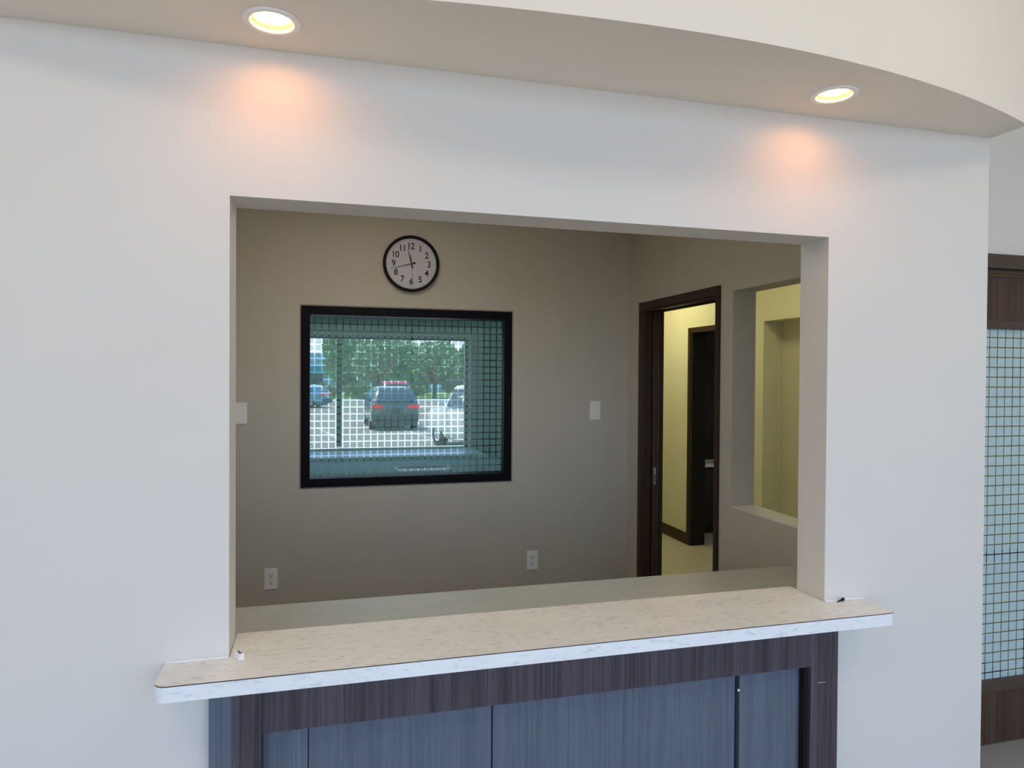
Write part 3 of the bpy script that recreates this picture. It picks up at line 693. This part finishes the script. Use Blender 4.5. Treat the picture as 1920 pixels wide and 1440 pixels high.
def loft(bm, stations):
    """stations: (y, [(halfwidth, z), ...]) rings of equal length, from the nose to the tail"""
    rings = []
    for y, pr in stations:
        rings.append([bm.verts.new((w, y, z)) for w, z in pr]+[bm.verts.new((-w, y, z)) for w, z in pr[::-1]])
    n = len(rings[0])
    for a, b in zip(rings, rings[1:]):
        for k in range(n): bm.faces.new([a[k], a[(k+1) % n], b[(k+1) % n], b[k]])
    bm.faces.new(rings[0]); bm.faces.new(rings[-1][::-1])
    bmesh.ops.recalc_face_normals(bm, faces=bm.faces)
def car(name, label, cat, loc, heading, L, Wd, H, belt, paintm, kind, group=None):
    """car built with its tail at local y=0 and its nose at +y, ground at z=0"""
    t = empty(name, (0, 0, 0), label, cat, group)
    w = Wd/2; fl = 0.24
    def ring(wb, zt_, wt): return [(wb*0.86, fl), (wb, fl+0.16), (wb, belt-0.18), (wb*0.97, belt), (wt, zt_), (wt*0.55, zt_+0.015)]
    def low(wb, zb): return [(wb*0.86, fl), (wb, fl+0.16), (wb, min(belt-0.18, zb-0.12)), (wb*0.97, zb-0.05), (wb*0.90, zb), (wb*0.5, zb+0.02)]
    if kind == 'suv':
        st = [(0.0, low(w*0.94, belt-0.06)), (0.10, low(w*0.99, belt)), (0.14, ring(w, belt+0.05, w*0.88)), (0.52, ring(w, H-0.10, w*0.74)), (0.80, ring(w, H-0.015, w*0.70)), (2.4, ring(w, H, w*0.71)), (3.0, ring(w, H-0.06, w*0.71)),
              (3.75, ring(w, belt+0.06, w*0.86)), (L-0.35, low(w*0.97, belt-0.08)), (L, low(w*0.86, belt-0.35))]
    else:
        st = [(0.0, low(w, belt-0.02)), (1.9, low(w, belt)), (1.95, ring(w, belt+0.04, w*0.90)), (2.08, ring(w, H-0.06, w*0.80)), (2.3, ring(w, H, w*0.79)), (3.6, ring(w, H-0.01, w*0.79)), (3.85, ring(w, H-0.08, w*0.80)),
              (4.35, ring(w, belt+0.05, w*0.90)), (4.5, low(w, belt)), (L-0.25, low(w*0.98, belt-0.06)), (L, low(w*0.92, belt-0.25))]
    bm = bmesh.new(); loft(bm, st); bmesh.ops.subdivide_edges(bm, edges=[e_ for e_ in bm.edges], cuts=1, use_grid_fill=True, smooth=0.25)
    body = obj('body', bm, paintm, t, True)
    # windows: panels just proud of the body
    def pane(pts, nm_='window'):
        bm = bmesh.new(); f = bm.faces.new([bm.verts.new(p) for p in pts])
        ex = bmesh.ops.extrude_face_region(bm, geom=[f]); bmesh.ops.recalc_face_normals(bm, faces=bm.faces)
        nrm = (Vector(pts[1])-Vector(pts[0])).cross(Vector(pts[2])-Vector(pts[0])).normalized()
        bmesh.ops.translate(bm, verts=[g for g in ex['geom'] if isinstance(g, bmesh.types.BMVert)], vec=nrm*0.02)
        return obj(nm_, bm, 'car_glass', t)
    hb, ht = belt+0.05, H-0.12
    xb, xt = w*0.965, w*0.775
    off = 0.035
    if kind == 'suv':
        pane([(-w*0.76, 0.10, belt+0.07), (w*0.76, 0.10, belt+0.07), (w*0.64, 0.44, H-0.16), (-w*0.64, 0.44, H-0.16)], 'rear_window')
        sides = ((0.62, 1.20, 0.85, 1.25), (1.27, 2.15, 1.30, 2.15), (2.22, 3.35, 2.22, 2.78))
        pane([(-w*0.80, 3.72, belt+0.09), (w*0.80, 3.72, belt+0.09), (w*0.66, 3.06, H-0.08), (-w*0.66, 3.06, H-0.08)], 'windscreen')
    else:
        pane([(-w*0.78, 1.93, belt+0.10), (w*0.78, 1.93, belt+0.10), (w*0.70, 2.05, H-0.14), (-w*0.70, 2.05, H-0.14)], 'rear_window')
        sides = ((2.16, 2.95, 2.22, 2.95), (3.05, 3.98, 3.05, 3.80))
        pane([(-w*0.84, 4.36, belt+0.10), (w*0.84, 4.36, belt+0.10), (w*0.74, 3.90, H-0.10), (-w*0.74, 3.90, H-0.10)], 'windscreen')
        xt = w*0.815
    for s in (-1, 1):
        for y0, y1, y2, y3 in sides:
            pane([(s*(xb+off), y0, hb), (s*(xb+off), y1, hb), (s*(xt+off), y3, ht), (s*(xt+off), y2, ht)], 'side_window')
        bm = bmesh.new()
        if kind == 'suv': bbox(bm, min(s*w*0.48, s*w*0.99), max(s*w*0.48, s*w*0.99), -0.03, 0.22, belt-0.24, belt-0.05, 0.02)
        else: bbox(bm, min(s*w*0.84, s*w*1.005), max(s*w*0.84, s*w*1.005), -0.02, 0.08, belt-0.45, belt-0.08, 0.01)
        obj('tail_lamp', bm, 'tail', t)
        bm = bmesh.new(); ym = 3.35 if kind == 'suv' else 4.12; bbox(bm, min(s*w*1.0, s*(w+0.22)), max(s*w*1.0, s*(w+0.22)), ym-0.06, ym+0.06, belt+0.02, belt+0.19, 0.02); obj('side_mirror', bm, paintm, t)
        bm = bmesh.new(); bbox(bm, min(s*w*0.55, s*w*0.9), max(s*w*0.55, s*w*0.9), L-0.14, L+0.01, belt-0.42, belt-0.27, 0.01); obj('head_lamp', bm, 'white_plastic', t)
        for y in ((0.85, L-0.95) if kind == 'suv' else (1.15, L-0.95)):
            r = 0.36 if kind == 'suv' else 0.39
            bm = bmesh.new(); xo = s*(w+0.005)
            lathe(bm, [(r*0.6, 0), (r*0.95, -0.0*s), (r, -0.03*s), (r, -0.19*s), (r*0.95, -0.22*s), (r*0.3, -0.22*s)], y, r, 28, 'X', xo); wh = obj('wheel', bm, 'rubber', t, True)
            bm = bmesh.new(); lathe(bm, [(r*0.62, 0.0), (r*0.55, -0.03*s), (r*0.2, -0.01*s), (0.01, -0.01*s)], y, r, 24, 'X', xo); obj('rim', bm, 'metal', wh)
    bm = bmesh.new(); bbox(bm, -w*0.93, w*0.93, -0.10, 0.14, 0.30, 0.56, 0.03); obj('rear_bumper', bm, 'trimdark' if kind == 'suv' else 'metal', t)
    bm = bmesh.new(); bbox(bm, -0.15, 0.15, -0.045, -0.02, 0.70, 0.85, 0.004); obj('number_plate', bm, 'trimdark' if paintm == 'car_dark' else 'white_plastic', t)
    t.location = loc; t.rotation_euler = (0, 0, heading)
    return t
car('suv', 'charcoal estate car parked tail towards the window', 'car', (2.72, 25.3, GZ), HEAD, 4.5, 1.88, 1.68, 1.08, 'car_dark', 'suv')
def place_nose(nx, ny, L, w, hd):   # where the tail centre stands when the nose's left corner is at (nx, ny)
    d = Vector((-math.sin(hd), math.cos(hd))); r = Vector((math.cos(hd), math.sin(hd)))
    p = Vector((nx, ny))-d*L+r*w; return (p.x, p.y, GZ)
car('pickup_truck', 'white pickup truck at the right edge of the far window', 'truck', place_nose(3.15, 20.2, 5.6, 1.0, math.radians(15)), math.radians(15), 5.6, 2.0, 1.90, 1.20, 'car_white', 'pickup')
car('suv', 'red car parked behind the charcoal car', 'car', (4.1, 38.0, GZ), HEAD, 4.5, 1.88, 1.80, 1.10, 'car_red', 'suv')
car('suv', 'blue car glinting at the left of the far window', 'car', (0.2, 45.0, GZ), HEAD+1.2, 4.4, 1.8, 1.5, 1.0, 'car_blue', 'suv')

# ---------------------------------------------------------------- trees and a building across the car park
def leaf_mat(name, a, b):
    m, n, l, bs = nm(name); v = coords(n, l)
    l.new(ramp(n, l, noise(n, l, v, 1.3, 5, 0.7), [(0.3, a), (0.7, b)]), bs.inputs['Base Color'])
    bs.inputs['Roughness'].default_value = 0.6
    return m
MT['leaf'] = leaf_mat('tree_leaves', (0.14, 0.24, 0.12), (0.34, 0.47, 0.25))
MT['leaf2'] = leaf_mat('shrub_leaves', (0.05, 0.10, 0.02), (0.17, 0.26, 0.06))
MT['blossom'] = leaf_mat('red_blossom', (0.45, 0.05, 0.07), (0.7, 0.15, 0.17))
MT['bark'] = paint('bark', (0.10, 0.08, 0.06), 0.9, 0.2, 0.3, 8.0)
def foliage(cx, cy, cz, rx, ry, rz, n, size, rng, shell=0.55):
    bm = bmesh.new()
    lobes = [(cx+rng.uniform(-.5, .5)*rx, cy+rng.uniform(-.5, .5)*ry, cz+rng.uniform(-.45, .5)*rz, rng.uniform(.45, .7)) for _ in range(9)]
    for _ in range(n):
        lx, ly, lz, k = rng.choice(lobes)
        d = Vector((rng.gauss(0, 1), rng.gauss(0, 1), rng.gauss(0, 1))).normalized()*rng.uniform(shell, 1.0)
        p = Vector((lx+d.x*rx*k, ly+d.y*ry*k, lz+d.z*rz*k))
        a = Vector((rng.gauss(0, 1), rng.gauss(0, 1), rng.gauss(0, 1))).normalized(); b = a.cross(Vector((rng.gauss(0, 1), rng.gauss(0, 1), rng.gauss(0, 1)))).normalized()
        s = size*rng.uniform(.6, 1.2)
        bm.faces.new([bm.verts.new(p+a*s), bm.verts.new(p+b*s*0.6), bm.verts.new(p-a*s), bm.verts.new(p-b*s*0.6)])
    return bm
def tree(label, x, y, h, r, seed, blossom=False, name='shade_tree'):
    rng = random.Random(seed); t = empty(name, (x, y, GZ+0.08), label, 'tree', 'trees across the car park')
    bm = bmesh.new()
    along(bm, (x, y, GZ+0.02), (x+0.1, y, GZ+h*0.45), 0.20, 0.13, 10)
    for k in range(5):
        a = k*1.26+rng.uniform(-.3, .3); along(bm, (x+0.1, y, GZ+h*0.38), (x+math.cos(a)*r*0.6, y+math.sin(a)*r*0.6, GZ+h*0.68), 0.09, 0.03, 7)
    obj('trunk', bm, 'bark', t)
    obj('crown', foliage(x, y, GZ+h*0.60, r, r, h*0.38, 5200, 0.26, rng), 'leaf', t)
    if blossom: obj('blossom', foliage(x, y-r*0.3, GZ+h*0.50, r*0.8, r*0.6, h*0.26, 260, 0.13, rng, 0.9), 'blossom', t)
tree('leafy tree right behind the red car', 4.6, 60.5, 5.7, 2.0, 3, True)
tree('leafy tree just right of the window mullion', 2.2, 67.5, 6.9, 2.4, 4)
tree('red blossoming tree above the white truck', 9.6, 59.5, 5.2, 2.0, 5, True)
tree('tree at the right edge of the far window', 14.2, 64.0, 6.2, 2.6, 6)
tree('tall tree standing far behind the red car', 7.6, 71.0, 6.2, 3.6, 8)
tree('small tree far left across the car park', -9.5, 64.0, 4.6, 2.0, 9)
rng = random.Random(11)
for k, (x, y, lab) in enumerate(((0.2, 57.6, 'low green shrub left of the window mullion'), (2.4, 57.4, 'low green shrub left of the charcoal car'), (7.4, 57.5, 'low green shrub between charcoal car and truck'), (11.6, 57.8, 'low green shrub behind the white truck'))):
    t = empty('shrub', (x, y, GZ+0.08), lab, 'shrub', 'shrubs along the lawn')
    obj('leaves', foliage(x, y, GZ+0.75, 1.7, 0.9, 0.75, 900, 0.13, rng, 0.5), 'leaf2', t)
    bm = bmesh.new(); along(bm, (x, y, GZ+0.06), (x, y, GZ+0.8), 0.05, 0.03, 8); obj('stem', bm, 'bark', t)
MT['facade'] = paint('pale_blue_facade', (0.42, 0.55, 0.66), 0.8, 0.03, 0.0); MT['fascia'] = paint('teal_fascia', (0.05, 0.32, 0.40), 0.6, 0.05, 0.0)
b = empty('store_building', (2.0, 84.0, GZ), 'pale blue low building behind the trees', 'building')
box('facade', -16, 22, 80, 90, GZ, GZ+4.6, 'facade', b); box('fascia', -16.2, 22.2, 79.6, 79.99, GZ+2.3, GZ+3.1, 'fascia', b)
for i in range(9): box('shop_window', -15+4.1*i, -12.4+4.1*i, 79.9, 79.99, GZ+0.5, GZ+2.2, 'car_glass', b)
